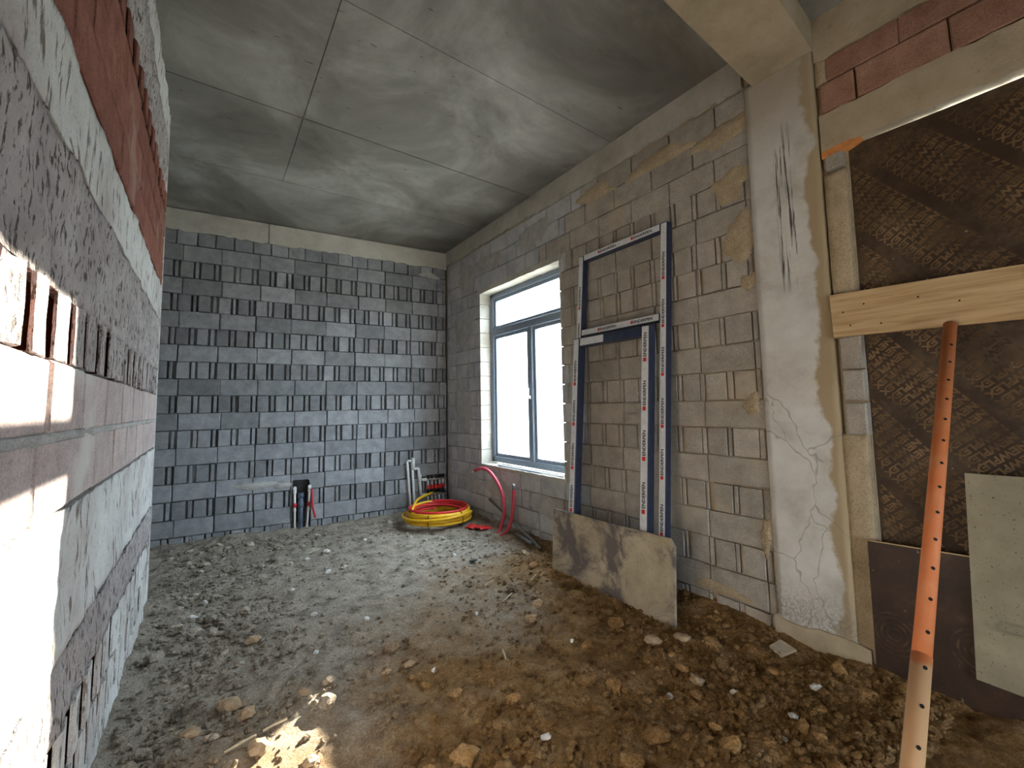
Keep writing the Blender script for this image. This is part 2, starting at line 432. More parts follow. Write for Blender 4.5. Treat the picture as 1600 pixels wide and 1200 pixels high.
def row(parent, kind, u0, u1, z, h, mats, first=0.0, unit=None, holes=(), jit=0.012, proud=0.004, red=False, a=0.127, strip=0.05, sl=0.014):
    unit = unit or (0.4 if kind == 's' else 0.2)
    cuts = [u0]; u = first
    while u <= u0 + 0.04: u += unit
    while u < u1 - 0.04:
        cuts.append(u + random.uniform(-jit, jit)); u += unit
    cuts.append(u1)
    for c0, c1 in zip(cuts[:-1], cuts[1:]):
        segs = [(c0, c1)]
        for h0, h1 in holes:
            ns = []
            for s0, s1 in segs:
                if h1 <= s0 or h0 >= s1: ns.append((s0, s1)); continue
                if h0 - s0 > 0.03: ns.append((s0, h0))
                if s1 - h1 > 0.03: ns.append((h1, s1))
            segs = ns
        for s0, s1 in segs:
            var = random.randrange(6)
            me = stretcher_mesh(s1 - s0, h, mats, var) if kind == 's' else header_mesh(s1 - s0, h, mats, var, a, sl, strip, 0.055, red)
            place_block(me, parent, s0, z, proud)
def slab(u0, u1, z0, z1, y0, y1, jb=0.0, jt=0.0, step=0.06, je=0.0):
    """irregular edged slab in wall coordinates"""
    n = max(2, int((u1 - u0) / step)); r = random.Random(int((u0 + z0 * 7) * 1000))
    lo = [(u0 + (u1 - u0) * i / n, z0 + r.uniform(-jb, jb)) for i in range(n + 1)]
    hi = [(u0 + (u1 - u0) * i / n, z1 + r.uniform(-jt, jt)) for i in range(n + 1)]
    m = max(2, int((z1 - z0) / step))
    left = [(u0 + r.uniform(-je, je), z0 + (z1 - z0) * i / m) for i in range(1, m)] if je else []
    right = [(u1 + r.uniform(-je, je), z0 + (z1 - z0) * i / m) for i in range(1, m)] if je else []
    return MB().prism(lo + right + hi[::-1] + left[::-1], y0, y1)
def blob(cu, cz, ru, rz, y0, y1, n=22, rough=0.25, seed=0):
    r = random.Random(seed); ph = [r.uniform(0, 6.28) for _ in range(4)]
    pts = []
    for i in range(n):
        a = 2 * math.pi * i / n
        k = 1 + rough * (0.5 * math.sin(2 * a + ph[0]) + 0.4 * math.sin(3 * a + ph[1]) + 0.3 * math.sin(5 * a + ph[2])) + r.uniform(-.08, .08)
        pts.append((cu + ru * k * math.cos(a), cz + rz * k * math.sin(a)))
    # domed: outer ring at wall, inner ring proud
    n = len(pts); vs = [(x, y1, z) for x, z in pts] + [(cu + (x - cu) * .8, y0 + r.uniform(-.002, .002), cz + (z - cz) * .8) for x, z in pts] + [(cu, y0, cz)]
    fs = [(i, (i + 1) % n, n + (i + 1) % n, n + i) for i in range(n)] + [(n + i, n + (i + 1) % n, 2 * n) for i in range(n)]
    return MB().add(vs, fs, 0, True)
def rough_panel(u0, u1, z0, z1, step, amp, y, seed=0.0, freq=6.0, depth=0.06):
    """uneven plaster face on a grid, with closed rim"""
    nu = max(2, int((u1 - u0) / step)); nz = max(2, int((z1 - z0) / step)); vs = []; fs = []
    for k in range(nz + 1):
        for i in range(nu + 1):
            u = u0 + (u1 - u0) * i / nu; z = z0 + (z1 - z0) * k / nz
            d = mnoise.fractal(Vector((u * freq, z * freq, seed)), 0.9, 2.1, 4) * amp
            zz = z + (mnoise.noise(Vector((u * 9, seed, k))) * 0.008 if k in (0, nz) else 0)
            vs.append((u, y - d, zz))
    W = nu + 1
    for k in range(nz):
        for i in range(nu): fs.append((k * W + i, k * W + i + 1, (k + 1) * W + i + 1, (k + 1) * W + i))
    mb = MB().add(vs, fs, 0, True)
    rim = [i for i in range(W)] + [k * W + nu for k in range(1, nz + 1)] + [nz * W + i for i in range(nu - 1, -1, -1)] + [k * W for k in range(nz - 1, 0, -1)]
    o = len(mb.v)
    for i in rim: mb.v.append((vs[i][0], y + depth, vs[i][2]))
    for a in range(len(rim)):
        b = (a + 1) % len(rim)
        mb.f.append((rim[b], rim[a], o + a, o + b)); mb.mi.append(0); mb.sm.append(False)
    return mb
_txt = {}
def text_geo(s, bold=0.0, ysc=1.0):
    if (s, bold) in _txt: return _txt[(s, bold)]
    cu = bpy.data.curves.new('lettering', 'FONT'); cu.body = s; cu.size = 1.0; cu.resolution_u = 2; cu.offset = bold
    o = bpy.data.objects.new('lettering', cu); C.objects.link(o)
    bpy.context.view_layer.update()
    me = bpy.data.meshes.new_from_object(o.evaluated_get(bpy.context.evaluated_depsgraph_get()))
    v = np.array([p.co[:2] for p in me.vertices]); f = [tuple(p.vertices) for p in me.polygons]
    bpy.data.objects.remove(o); bpy.data.curves.remove(cu); bpy.data.meshes.remove(me)
    v[:, 0] -= v[:, 0].min(); v[:, 1] -= v[:, 1].min(); v /= v[:, 1].max()    # cap height 1
    _txt[(s, bold)] = (v, f); return v, f
def put_text(mb, s, u, z, ang, cap, y, mi=0, width=None, bold=0.02, clip=None):
    """flat lettering in wall coordinates, starting at u,z"""
    v, f = text_geo(s, bold)
    sx = cap if width is None else width / v[:, 0].max()
    ca, sa = math.cos(ang), math.sin(ang)
    U = u + v[:, 0] * sx * ca - v[:, 1] * cap * sa
    Z = z + v[:, 0] * sx * sa + v[:, 1] * cap * ca
    if clip:
        keep = [q for q in f if all(clip[0] < U[i] < clip[1] and clip[2] < Z[i] < clip[3] for i in q)]
        used = sorted({i for q in keep for i in q}); mp = {i: k for k, i in enumerate(used)}
        mb.add([(U[i], y, Z[i]) for i in used], [tuple(mp[i] for i in q) for q in keep], mi)
    else: mb.add([(a, y, b) for a, b in zip(U, Z)], f, mi)

XR = 3.033; XL = -0.335; ZC = 3.90
# ================================================================ floor
def hgt(x, y):
    v = Vector((x, y, 0.3))
    h = 0.022 * mnoise.fractal(v * 1.1, 1.0, 2.0, 3) + 0.013 * mnoise.fractal(v * 4.5 + Vector((3, 1, 0)), 0.9, 2.0, 4)
    rough = min(1.0, max(0.25, 1.0 - 1.1 * math.exp(-((x - 1.15) ** 2 / 0.5 + (y - 3.7) ** 2 / 2.2))))
    h += 0.020 * rough * mnoise.fractal(v * 9, 0.7, 2.1, 4) + 0.012 * rough * mnoise.fractal(v * 24, 0.7, 2.0, 2)
    q = math.exp(-(((x - .30) / .38) ** 2 + ((y - 2.12) / .34) ** 2))
    h = h * (1 - .8 * q) + .004 * q
    h += .055 * min(1, max(0, (.52 - x) / .42)) * math.exp(-((y - 2.1) / .42) ** 4)
    h += 0.07 * math.exp(-max(0, x - XL) / 0.16) * (1 if y < 4.5 else math.exp(-(y - 4.5) / 0.2))   # banked up at the near wall
    h += 0.06 * math.exp(-max(0, XR - x) / 0.22)
    h += 0.03 * math.exp(-((x - .15) ** 2 + (y - 3.2) ** 2) / 0.5)
    return h
def make_floor():
    xs = list(np.arange(-1.75, 3.30, 0.022)); ys = list(np.concatenate([np.arange(-3.1, 0.4, 0.12), np.arange(0.4, 6.75, 0.022)]))
    vs = [(x, y, hgt(x, y)) for y in ys for x in xs]; W = len(xs)
    fs = [(j * W + i, j * W + i + 1, (j + 1) * W + i + 1, (j + 1) * W + i) for j in range(len(ys) - 1) for i in range(W - 1)]
    f = part('floor', MB().add(vs, fs, 0, True), 'dirt')
    tag(f, 'uneven brown and grey bare earth floor', 'floor', kind='structure'); return f
floor = make_floor()
yard = part('ground', MB().box((3.6, -30, -0.5), (60, 40, -0.35)).box((-30, -60, -0.5), (60, -3.6, -0.35)), 'pale_yard')
tag(yard, 'pale open ground outside the window', 'ground', kind='structure')

# ================================================================ back wall
BD = Vector((0.9983, -0.0583, 0)); BN = Vector((0.0583, 0.9983, 0))
BO = Vector((3.0329, 6.2636, 0)) - BD * 4.6         # wall origin; u runs towards the window wall
back_m = frame(BO, BD, BN)
U = lambda x: (x - BO.x) / BD.x
nu0, nu1, nz = U(0.925), U(1.135), 0.585             # pipe chase
bw = MB().box((0, .05, -.3), (nu0, .38, 4.1)).box((nu1, .05, -.3), (4.95, .38, 4.1)).box((nu0, .05, nz), (nu1, .38, 4.1)).box((nu0, .26, -.3), (nu1, .38, nz))
wall_back = part('wall_back', bw, 'joint_dark', None, back_m)
tag(wall_back, 'grey concrete block wall at the end of the room with ribbed courses', 'wall', kind='structure')
zb = [3.467 - 0.2003 * k for k in range(0, 19)]
U0 = U(-1.1); U1 = U(3.02)
for k in range(18):
    z0 = zb[k + 1]; holes = [(nu0, nu1)] if z0 < 0.42 else []
    if k == 14: holes = [(U(0.9), U(1.3))]
    if k % 2 == 0: row(wall_back, 's', U0, U1, z0, 0.2003, 'block_grey', U(0.0995 + random.uniform(-.03, .03)) - 4, holes=holes, proud=.008)
    else: row(wall_back, 'h', U0, U1, z0, 0.2003, 'block_grey', U(0.088 + random.uniform(-.03, .03)) - 4, holes=holes, proud=.010, sl=.022, strip=.036, a=.122, jit=.006)
L = MB().prism([(U(1.135), zb[15] + .004), (U(1.296), zb[15] + .004), (U(1.296), zb[14] - .004), (U(.904), zb[14] - .004), (U(.904), zb[15] + .004), (U(.925), zb[15] + .004), (U(.925), nz), (U(1.10), nz), (U(1.118), nz - .02)], -.002, .075)
part('block', L, 'block_grey', wall_back)
row(wall_back, 'h', U0, U1, zb[18], 0.2003, 'block_grey', U(0.08) - 4, holes=[(nu0, nu1)])
row(wall_back, 's', U0, U1, 3.467, 0.17, 'block_grey', U(0.02) - 4, unit=0.2)      # cut course under the ring beam
for i, (x, z, rx, rz) in enumerate(((.52, .56, .22, .055), (.80, .53, .10, .045), (2.75, 3.5, .15, .05))):
    part('mortar_smear', blob(U(x), z, rx, rz, -.012, .004, 24, .3, 90 + i), 'mortar', wall_back)
for a, b in ((U(-1.1), U(0.577)), (U(0.583), U(3.03))):
    part('ring_beam', slab(a + .002, b - .002, 3.625 if a < 3 else 3.645, 3.885, -.012, .1, .014, .0), 'concrete', wall_back)

# ================================================================ window wall (right)
# u runs from the back corner towards the camera: u = 6.4 - y
right_m = frame((XR, 6.4, 0), (0, -1, 0), (1, 0, 0))
V = lambda y: 6.4 - y
wu0, wu1, wz0, wz1 = V(5.24), V(3.54), 0.735, 3.03
du0, du1 = V(0.97), V(-0.62)
rw = MB()
rw.box((0, .022, -.3), (wu0, .30, 4.1)).box((wu0, .022, -.3), (wu1, .30, wz0 - .02)).box((wu0, .022, wz1), (wu1, .30, 4.1))
rw.box((wu1, .022, -.3), (V(1.5), .30, 4.1)).box((V(1.5), .04, -.3), (du0, .30, 2.95)).box((V(1.5), .04, 2.975), (du1, .30, 4.1))
rw.box((du1, .0, -.3), (V(-3.3), .30, 4.1))
wall_right = part('wall_right', rw, 'mortar_tan', None, right_m)
tag(wall_right, 'tan concrete block wall with the window, column and boarded doorway', 'wall', kind='structure')
zr = lambda k: 0.121 + 0.1965 * k
sty = {-1: 'h', 0: 's', 1: 'h', 2: 's', 3: 'h', 4: 's', 5: 'h', 6: 's', 7: 'h', 8: 's', 9: 'h', 10: 's', 11: 'h', 12: 'h', 13: 's', 14: 'h', 15: 's', 16: 's', 17: 's'}
for k in range(-1, 18):
    z = zr(k); holes = []
    if z + 0.1965 > wz0 + .03 and z < wz1 - .02: holes = [(wu0, wu1)]
    kind = sty[k]
    fy = 1.962 if kind == 's' else 1.938
    if k in (15, 17): fy += 0.2
    off = V(fy) - 8 + random.uniform(-.02, .02)
    ys = 3.54 + random.choice((-.35, -.1, .15, .35))
    for ya_, yb_, mt_ in ((6.24, ys, 'block_grey_flare'), (ys, 1.515, 'block_tan')):
      row(wall_right, kind, V(ya_), V(yb_), z, 0.1965, mt_, off, holes=holes, proud=.005, sl=0.008, strip=0.030, a=0.150)
part('ring_beam', slab(V(6.24), V(4.08), 3.68, 3.93, -.012, .1, .012, 0), 'concrete', wall_right)
part('ring_beam', slab(V(4.075), V(2.488), 3.66, 3.93, -.014, .1, .014, 0), 'concrete', wall_right)
part('ring_beam', slab(V(2.483), V(1.53), 3.68, 3.93, -.02, .1, .016, 0), 'concrete', wall_right)
# smeared mortar left on the blocks
for i, (y, z, ry, rz) in enumerate(((1.62, 2.62, .12, .17), (1.70, 3.42, .22, .10), (1.66, 3.02, .14, .13), (2.25, 3.50, .30, .09), (1.57, 2.30, .06, .07), (3.0, 3.52, .3, .08),
                                    (4.0, 3.45, .4, .12), (5.0, 3.4, .3, .14), (5.7, 2.6, .28, .35), (5.75, 1.5, .25, .4), (5.6, 3.35, .3, .2), (4.8, .45, .4, .14), (3.9, .4, .3, .12), (5.5, .5, .22, .2),
                                    (1.60, 1.46, .05, .09), (1.56, .60, .04, .12), (1.9, .17, .2, .05))):
    part('mortar_smear', blob(V(y), z, ry, rz, -.009, .004, 26, .3, i), 'mortar_tan' if y < 3.2 else 'mortar', wall_right)
# window reveals: pale mortar lining made of separate block ends
for k in range(2, 16):
    z = zr(k) if k > 2 else wz0; h = min(zr(k + 1), wz1) - z
    if h > .03:
        part('reveal_block', MB().box((wu0 - .02, -.004, z + .003), (wu0 + .012, .17, z + h - .003), 0, .004), 'concrete', wall_right)
        part('reveal_block', MB().box((wu1 - .012, -.004, z + .003), (wu1 + .02, .17, z + h - .003), 0, .004), 'concrete', wall_right)
part('window_lintel', slab(wu0 - .04, wu1 + .03, wz1 - .02, wz1 + .05, -.008, .17, .004, .01), 'concrete', wall_right)
part('window_ledge', slab(wu0 - .03, wu1 + .02, wz0 - .045, wz0 - .004, -.02, .28, .012, .003), 'concrete', wall_right)
# column
def column():
    mb = rough_panel(V(1.515), V(1.095), -.25, 3.66, 0.035, 0.004, -.014, 2.0, 5, .2)
    return part('column', mb, 'column', wall_right)
col = column(); col['label'] = 'pale cast concrete column with dark scrape marks'
part('column_foot', slab(V(1.53), V(1.03), -.1, .135, -.03, .1, .01, .012), 'concrete_warm', wall_right)
# jamb between column and boarded doorway
part('jamb_mortar', rough_panel(V(1.085), V(0.975), 2.09, 2.83, 0.03, 0.007, 0.0, 5.0, 6, .1), 'mortar_tan', wall_right)
place_block(stretcher_mesh(.105, .10, 'block_tan', 1), wall_right, V(1.08), 2.85)
for k in range(3): place_block(stretcher_mesh(.11, .185, 'block_tan', k), wall_right, V(1.075), 1.845 - .187 * (k + 1), .006, .01)
part('jamb_mortar', rough_panel(V(1.09), V(0.99), 1.835, 2.10, 0.03, 0.007, 0.004, 5.0, 6, .1), 'mortar_tan', wall_right)
part('jamb_mortar', rough_panel(V(1.10), V(0.975), -.1, 1.285, 0.03, 0.010, -.004, 8.0, 5, .12), 'mortar_tan', wall_right)
part('lintel', slab(V(1.085), V(-1.0), 2.975, 3.205, -.004, .21, .004, .008), 'concrete_warm', wall_right)
tag(part('brick_chip', MB().prism([(V(1.085), 2.975), (V(.96), 2.985), (V(.88), 2.975), (V(.97), 2.945), (V(1.085), 2.93)], -.006, .06), 'brick_orange', wall_right), 'orange broken brick chip under the lintel end')
for z0, ys in ((3.212, (1.075, 0.893, 0.495, 0.095, -.305, -.705)), (3.40, (1.035, 0.688, 0.29, -.11, -.51))):
    for a, b in zip(ys[:-1], ys[1:]):
        me = stretcher_mesh(a - b, .186 if z0 < 3.3 else .15, 'brick_salmon', random.randrange(6))
        o = link('brick', me, wall_right, Matrix.Translation((V(a), -.002, z0)))
part('jamb_mortar', rough_panel(V(1.09), V(1.03), 3.40, 3.62, .03, .004, .0, 3, 6, .08), 'mortar_tan', wall_right)
part('wall_beam', slab(V(1.09), V(-1.0), 3.545, 4.05, -.006, .1, .012, 0), 'concrete_warm', wall_right)

# ================================================================ window
win = bpy.data.objects.new('window_1', None); C.objects.link(win); win.matrix_world = right_m
tag(win, 'blue grey framed window with transom and two lower panes', 'window', kind='structure')
f0, f1, fz0, fz1 = wu0 + .015, wu1 - .015, wz0 + .01, wz1 - .012
fd0, fd1 = .16, .23
wm = lambda a, b: MB().box(a, b, 0, .006)
part('window_frame', wm((f0, fd0, fz0), (f0 + .075, fd1, fz1)), 'pvc_frame', win)
part('window_frame', wm((f1 - .075, fd0, fz0), (f1, fd1, fz1)), 'pvc_frame', win)
part('window_frame', wm((f0, fd0, fz1 - .075), (f1, fd1, fz1)), 'pvc_frame', win)
part('window_frame', wm((f0, fd0, fz0), (f1, fd1, fz0 + .075)), 'pvc_frame', win)
part('transom', wm((f0 + .07, fd0 - .004, 2.43), (f1 - .07, fd1, 2.525)), 'pvc_frame', win)
um = V(4.32)
part('mullion', wm((um - .042, fd0 - .006, fz0 + .07), (um + .042, fd1, 2.435)), 'pvc_frame', win)
for a, b, c, d in ((f0 + .07, um - .04, fz0 + .07, 2.435), (um + .04, f1 - .07, fz0 + .07, 2.435), (f0 + .07, f1 - .07, 2.52, fz1 - .07)):
    sf = MB()
    sf.box((a, fd0 + .02, c), (a + .045, fd1 - .01, d)).box((b - .045, fd0 + .02, c), (b, fd1 - .01, d)).box((a + .045, fd0 + .02, c), (b - .045, fd1 - .01, c + .045)).box((a + .045, fd0 + .02, d - .045), (b - .045, fd1 - .01, d))
    s_ = part('sash', sf, 'pvc_frame', win)
    part('pane', MB().box((a + .04, .195, c + .04), (b - .04, .201, d - .04)), 'glass', s_)
h_ = part('window_handle', MB().box((um - .012, fd0 - .03, 1.56), (um + .012, fd0 - .004, 1.60), 0, .004).box((um - .009, fd0 - .045, 1.57), (um + .009, fd0 - .028, 1.69), 0, .004), 'handle_white', win)

# ================================================================ left wall (close to the camera)
left_m = frame((XL, 0, 0), (0, 1, 0), (-1, 0, 0))
YE = 4.42
wall_left = part('wall_left', MB().box((-3.3, .035, -.3), (YE, .21, 4.1)), 'brick_red', None, left_m)
tag(wall_left, 'plastered pink block and red brick wall beside the camera', 'wall', kind='structure')
Y0 = 0.35
def panel(z0, z1, mat, amp, seed, name='plaster_coat', u0=Y0, u1=YE + .005):
    part(name, rough_panel(u0, u1, z0, z1, 0.025, amp, 0.0, seed, 5.0, .06), mat, wall_left)
SM = ('plaster', 'brick_red')
panel(-.2, .185, 'plaster', .012, 1)
panel(.185, .365, 'plaster', .012, 11, u1=2.0)
def slot_mesh(w, h, mats, var):
    key = ('slot', w, h, mats, var)
    if key in _cache: return _cache[key]
    r = random.Random(var); j = lambda q: r.uniform(-q, q)
    prof = [(0, 0.004), (.004, j(.004) - .004), (.05, j(.006) - .006), (.10, j(.006) - .005), (w - .055 + j(.012), j(.003)), (w - .048 + j(.01), .034), (w - .004, .034)]
    n = len(prof); mb = MB()
    vs = [(x, y, j(.006)) for x, y in prof] + [(x + j(.004), y + j(.002), h * .5) for x, y in prof] + [(x, y, h + j(.006)) for x, y in prof] + [(x, .07, 0) for x, y in prof] + [(x, .07, h) for x, y in prof]
    for q in (0, 1):
        for i in range(n - 1): mb.add([], [], 0)
    fs = []; mi = []
    for q in (0, 1):
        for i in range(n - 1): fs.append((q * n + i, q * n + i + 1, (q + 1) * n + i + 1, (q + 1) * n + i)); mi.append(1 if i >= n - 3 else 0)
    for i in range(n - 1):
        fs.append((2 * n + i, 2 * n + i + 1, 4 * n + i + 1, 4 * n + i)); fs.append((3 * n + i, 3 * n + i + 1, i + 1, i)); mi += [0, 0]
    mb.add(vs, fs); mb.mi = mi
    me = mb.mesh('block', mats); _cache[key] = me; return me
def slot_row(z, h, mats, y0, y1, first):
    u = first
    while u < y1 - .1:
        if u >= y0: place_block(slot_mesh(.19, h, mats, random.randrange(8)), wall_left, u, z, .003)
        u += .19
    if y1 - u > .02: part('plaster_coat', rough_panel(u, y1, z, z + h, .025, .006, 0, 4, 5, .06), mats[0], wall_left)
slot_row(.185, .18, SM, 2.0, YE, 2.0)
slot_row(.365, .185, SM, Y0, YE, .55)
panel(.55, .768, 'pitted', .012, 2)
panel(.776, 1.205, 'plaster', .012, 3)
row(wall_left, 's', Y0, YE, 1.212, .205, 'block_pink', 1.909 - 4, unit=.36, proud=.003)
row(wall_left, 's', Y0, YE, 1.425, .195, 'block_pink', 2.077 - 4, unit=.39, proud=.003)
panel(1.405, 1.432, 'mortar', .012, 6, 'mortar_bed')
slot_row(1.622, .18, ('pitted', 'brick_red'), Y0, YE, .46)
panel(1.802, 2.19, 'pitted', .014, 4)
panel(2.197, 2.462, 'plaster', .010, 5)
row(wall_left, 's', Y0, YE, 2.475, .19, 'brick_red', 1.59 - 4, proud=.003)
row(wall_left, 's', Y0, YE, 2.668, .195, 'brick_red', 1.80 - 4, proud=.003)
row(wall_left, 's', Y0, YE, 2.866, .19, 'brick_red', 1.62 - 4, proud=.003)
slot_row(3.06, .14, ('brick_red', 'shadow_hole'), Y0, YE, .47)
panel(3.205, 3.62, 'pitted', .016, 7)
panel(3.625, 3.95, 'plaster', .012, 8)
part('end_plaster', MB().box((YE - .01, -.004, -.2), (YE + .012, .205, 3.95), 0, .006), 'plaster', wall_left)

# ================================================================ ceiling, beam, hidden walls
ceil = part('ceiling', MB().box((-1.9, 1.2, ZC + .012), (3.25, 6.75, 4.15)).box((-1.9, -3.3, 3.83), (3.25, 1.3, 4.15)), 'ceiling')
tag(ceil, 'stained cast concrete ceiling with formwork seams', 'ceiling', kind='structure')
# formwork panels; seams slightly askew as cast
sx = lambda y: [-1.9, .575, 3.06]
seam = lambda x, y0, k: y0 + k * (x - .58)
ylines = [(1.36, .05), (2.575, .07), (3.885, .055), (5.115, .012), (6.6, -.058)]
g = .0035
for i in range(4):
    (ya, ka), (yb, kb) = ylines[i], ylines[i + 1]
    cols = [-1.9, .577, 3.06]
    if i == 3: cols = [-1.9, 3.06]
    for c in range(len(cols) - 1):
        x0, x1 = cols[c] + g, cols[c + 1] - g
        p = [(x0, seam(x0, ya, ka) + g), (x1, seam(x1, ya, ka) + g), (x1, seam(x1, yb, kb) - g), (x0, seam(x0, yb, kb) - g)]
        dz = random.uniform(-.003, .002)
        vs = [(x, y, ZC + dz) for x, y in p] + [(x, y, ZC + .03) for x, y in p]
        part('panel', MB().add(vs, [(3, 2, 1, 0), (0, 1, 5, 4), (1, 2, 6, 5), (2, 3, 7, 6), (3, 0, 4, 7)]), 'ceiling', ceil)
# dropped beam over the column
def beam():
    x0, x1 = -.34, 3.05
    ya = lambda x: 1.46 + .085 * (x - 3.0); yb = lambda x: 1.085 + .11 * (x - 3.0)
    p = [(x0, yb(x0)), (x1, yb(x1)), (x1, ya(x1)), (x0, ya(x0))]
    vs = [(x, y, 3.635) for x, y in p] + [(x, y, 4.1) for x, y in p]
    o = part('beam', MB().add(vs, [(3, 2, 1, 0), (0, 1, 5, 4), (1, 2, 6, 5), (2, 3, 7, 6), (3, 0, 4, 7)]), 'concrete_warm', ceil)
    o['label'] = 'dropped concrete beam running from the column'
beam()
wr = MB().box((-1.9, -3.3, -.3), (.95, -3.1, 4.1)).box((2.05, -3.3, -.3), (3.35, -3.1, 4.1)).box((.95, -3.3, 2.1), (2.05, -3.1, 4.1))
tag(part('wall_rear', wr, 'concrete'), 'concrete wall behind the camera with a doorway', 'wall', kind='structure')
tag(part('wall_recess', MB().box((-1.85, 4.0, -.3), (-1.65, 6.8, 4.1)).box((-1.85, 3.9, -.3), (-.5, 4.1, 4.1)), 'concrete'), 'concrete side wall of the recess beyond the left wall', 'wall', kind='structure')

# ================================================================ boarded doorway
ply = thing('plywood_sheet', 'large brown film-faced plywood sheet with repeated diagonal lettering boarding up the doorway', 'plywood', mat=right_m)
pz1a, pz1b = 2.970, 2.953
pm_ = MB().prism([(du0 + .001, -.05), (du1 - .001, -.05), (du1 - .001, pz1b), (V(.55), 2.963), (V(.88), pz1a), (du0 + .001, pz1a)], .055, .075)
part('sheet', pm_, 'film_ply', ply)
lt = MB()
ang = math.radians(180 + 40); dx, dz = math.cos(ang), math.sin(ang); nx, nz_ = -dz, dx
for i in range(-12, 16):
    for j in range(-60, 61):
        cx_ = V(.80) + dx * .292 * i + nx * .047 * j; cz_ = 1.75 + dz * .292 * i + nz_ * .047 * j
        if V(1.1) < cx_ < du1 + .4 and -.2 < cz_ < 3.2:
            put_text(lt, 'NEWPLEX', cx_, cz_, ang + random.uniform(-.01, .01), 0.036, .0542, 0, .24, .045, (du0 + .004, du1 - .01, .0, 2.94))
lo_ = part('printed_lettering', lt, 'letters', ply)
lo_['kind'] = 'stuff'; lo_['label'] = 'tan printed lettering repeated in diagonal rows'
low = thing('plywood_sheet', 'low dark brown plywood sheet with round stamp marks standing in the doorway', 'plywood', mat=right_m)
part('sheet', MB().prism([(V(1.012), -.08), (du1 + .02, -.08), (du1 + .02, .745), (V(.6), .735), (V(1.005), .718)], -.034, -.018), 'film_dark', low)
part('sheet_edge', MB().prism([(V(1.005), .714), (V(.6), .731), (du1 + .02, .741), (du1 + .02, .746), (V(.6), .7365), (V(1.005), .7195)], -.0355, -.0335), 'wood', low)
pale = thing('plywood_sheet', 'small pale grey-tan sheet fixed over the dark plywood in the doorway', 'plywood', mat=right_m)
part('sheet', MB().prism([(V(.622), .182), (V(.05), .16), (V(.03), 1.13), (V(.592), 1.124)], -.048, -.036), 'sheet_pale', pale)
board = thing('wooden_board', 'pale pine board fixed across the boarded doorway above the orange prop', 'board', mat=right_m)
part('plank', MB().prism([(V(1.092), 2.092), (V(-.75), 2.04), (V(-.75), 1.80), (V(1.05), 1.842), (V(1.086), 1.838)], -.036, -.008), 'wood', board)
for y, z in ((1.03, 1.98), (1.0, 1.90), (.93, 2.01), (.70, 2.0), (.55, 1.95), (.86, 1.89)):
    part('nail', MB().tube([(V(y), -.039, z), (V(y), -.03, z)], .0045, 6), 'shadow_hole', board)
# orange steel prop bracing the board
P0 = Vector((2.975, .587, 1.835)); P1 = Vector((1.37, .492, .03))
ax = (P0 - P1).normalized()
prop = thing('steel_prop', 'orange painted steel prop with pin holes leaning up to the pine board', 'prop', P1)
def loc(p): return Vector(p) - P1
Pm = P1 + ax * .84
part('lower_tube', MB().tube([loc(P1), loc(Pm)], .0275, 16), 'prop', prop)
part('upper_tube', MB().tube([loc(Pm - ax * .05), loc(P0)], .0262, 16), 'prop', prop)
part('base_plate', MB().box((-.07, -.07, -.012), (.07, .07, .0), 0, .002), 'prop', prop)
side = ax.cross(Vector((0, 0, 1))).normalized(); front = side.cross(ax).normalized()
tocam = (Vector((0, 0, 1.48)) - Vector((2.3, .55, 1.1))); tocam = (tocam - ax * tocam.dot(ax)).normalized()
lat = ax.cross(tocam)
for i in range(18):
    d = .35 + i * .112
    c = P1 + ax * d; r = .0278 if d < .84 else .0264
    if d > 2.35: break
    nrm = (tocam * .93 + lat * .36).normalized()
    part('pin_hole', MB().tube([loc(c + nrm * (r - .004)), loc(c + nrm * (r + .0006))], .0062, 8), 'shadow_hole', prop)

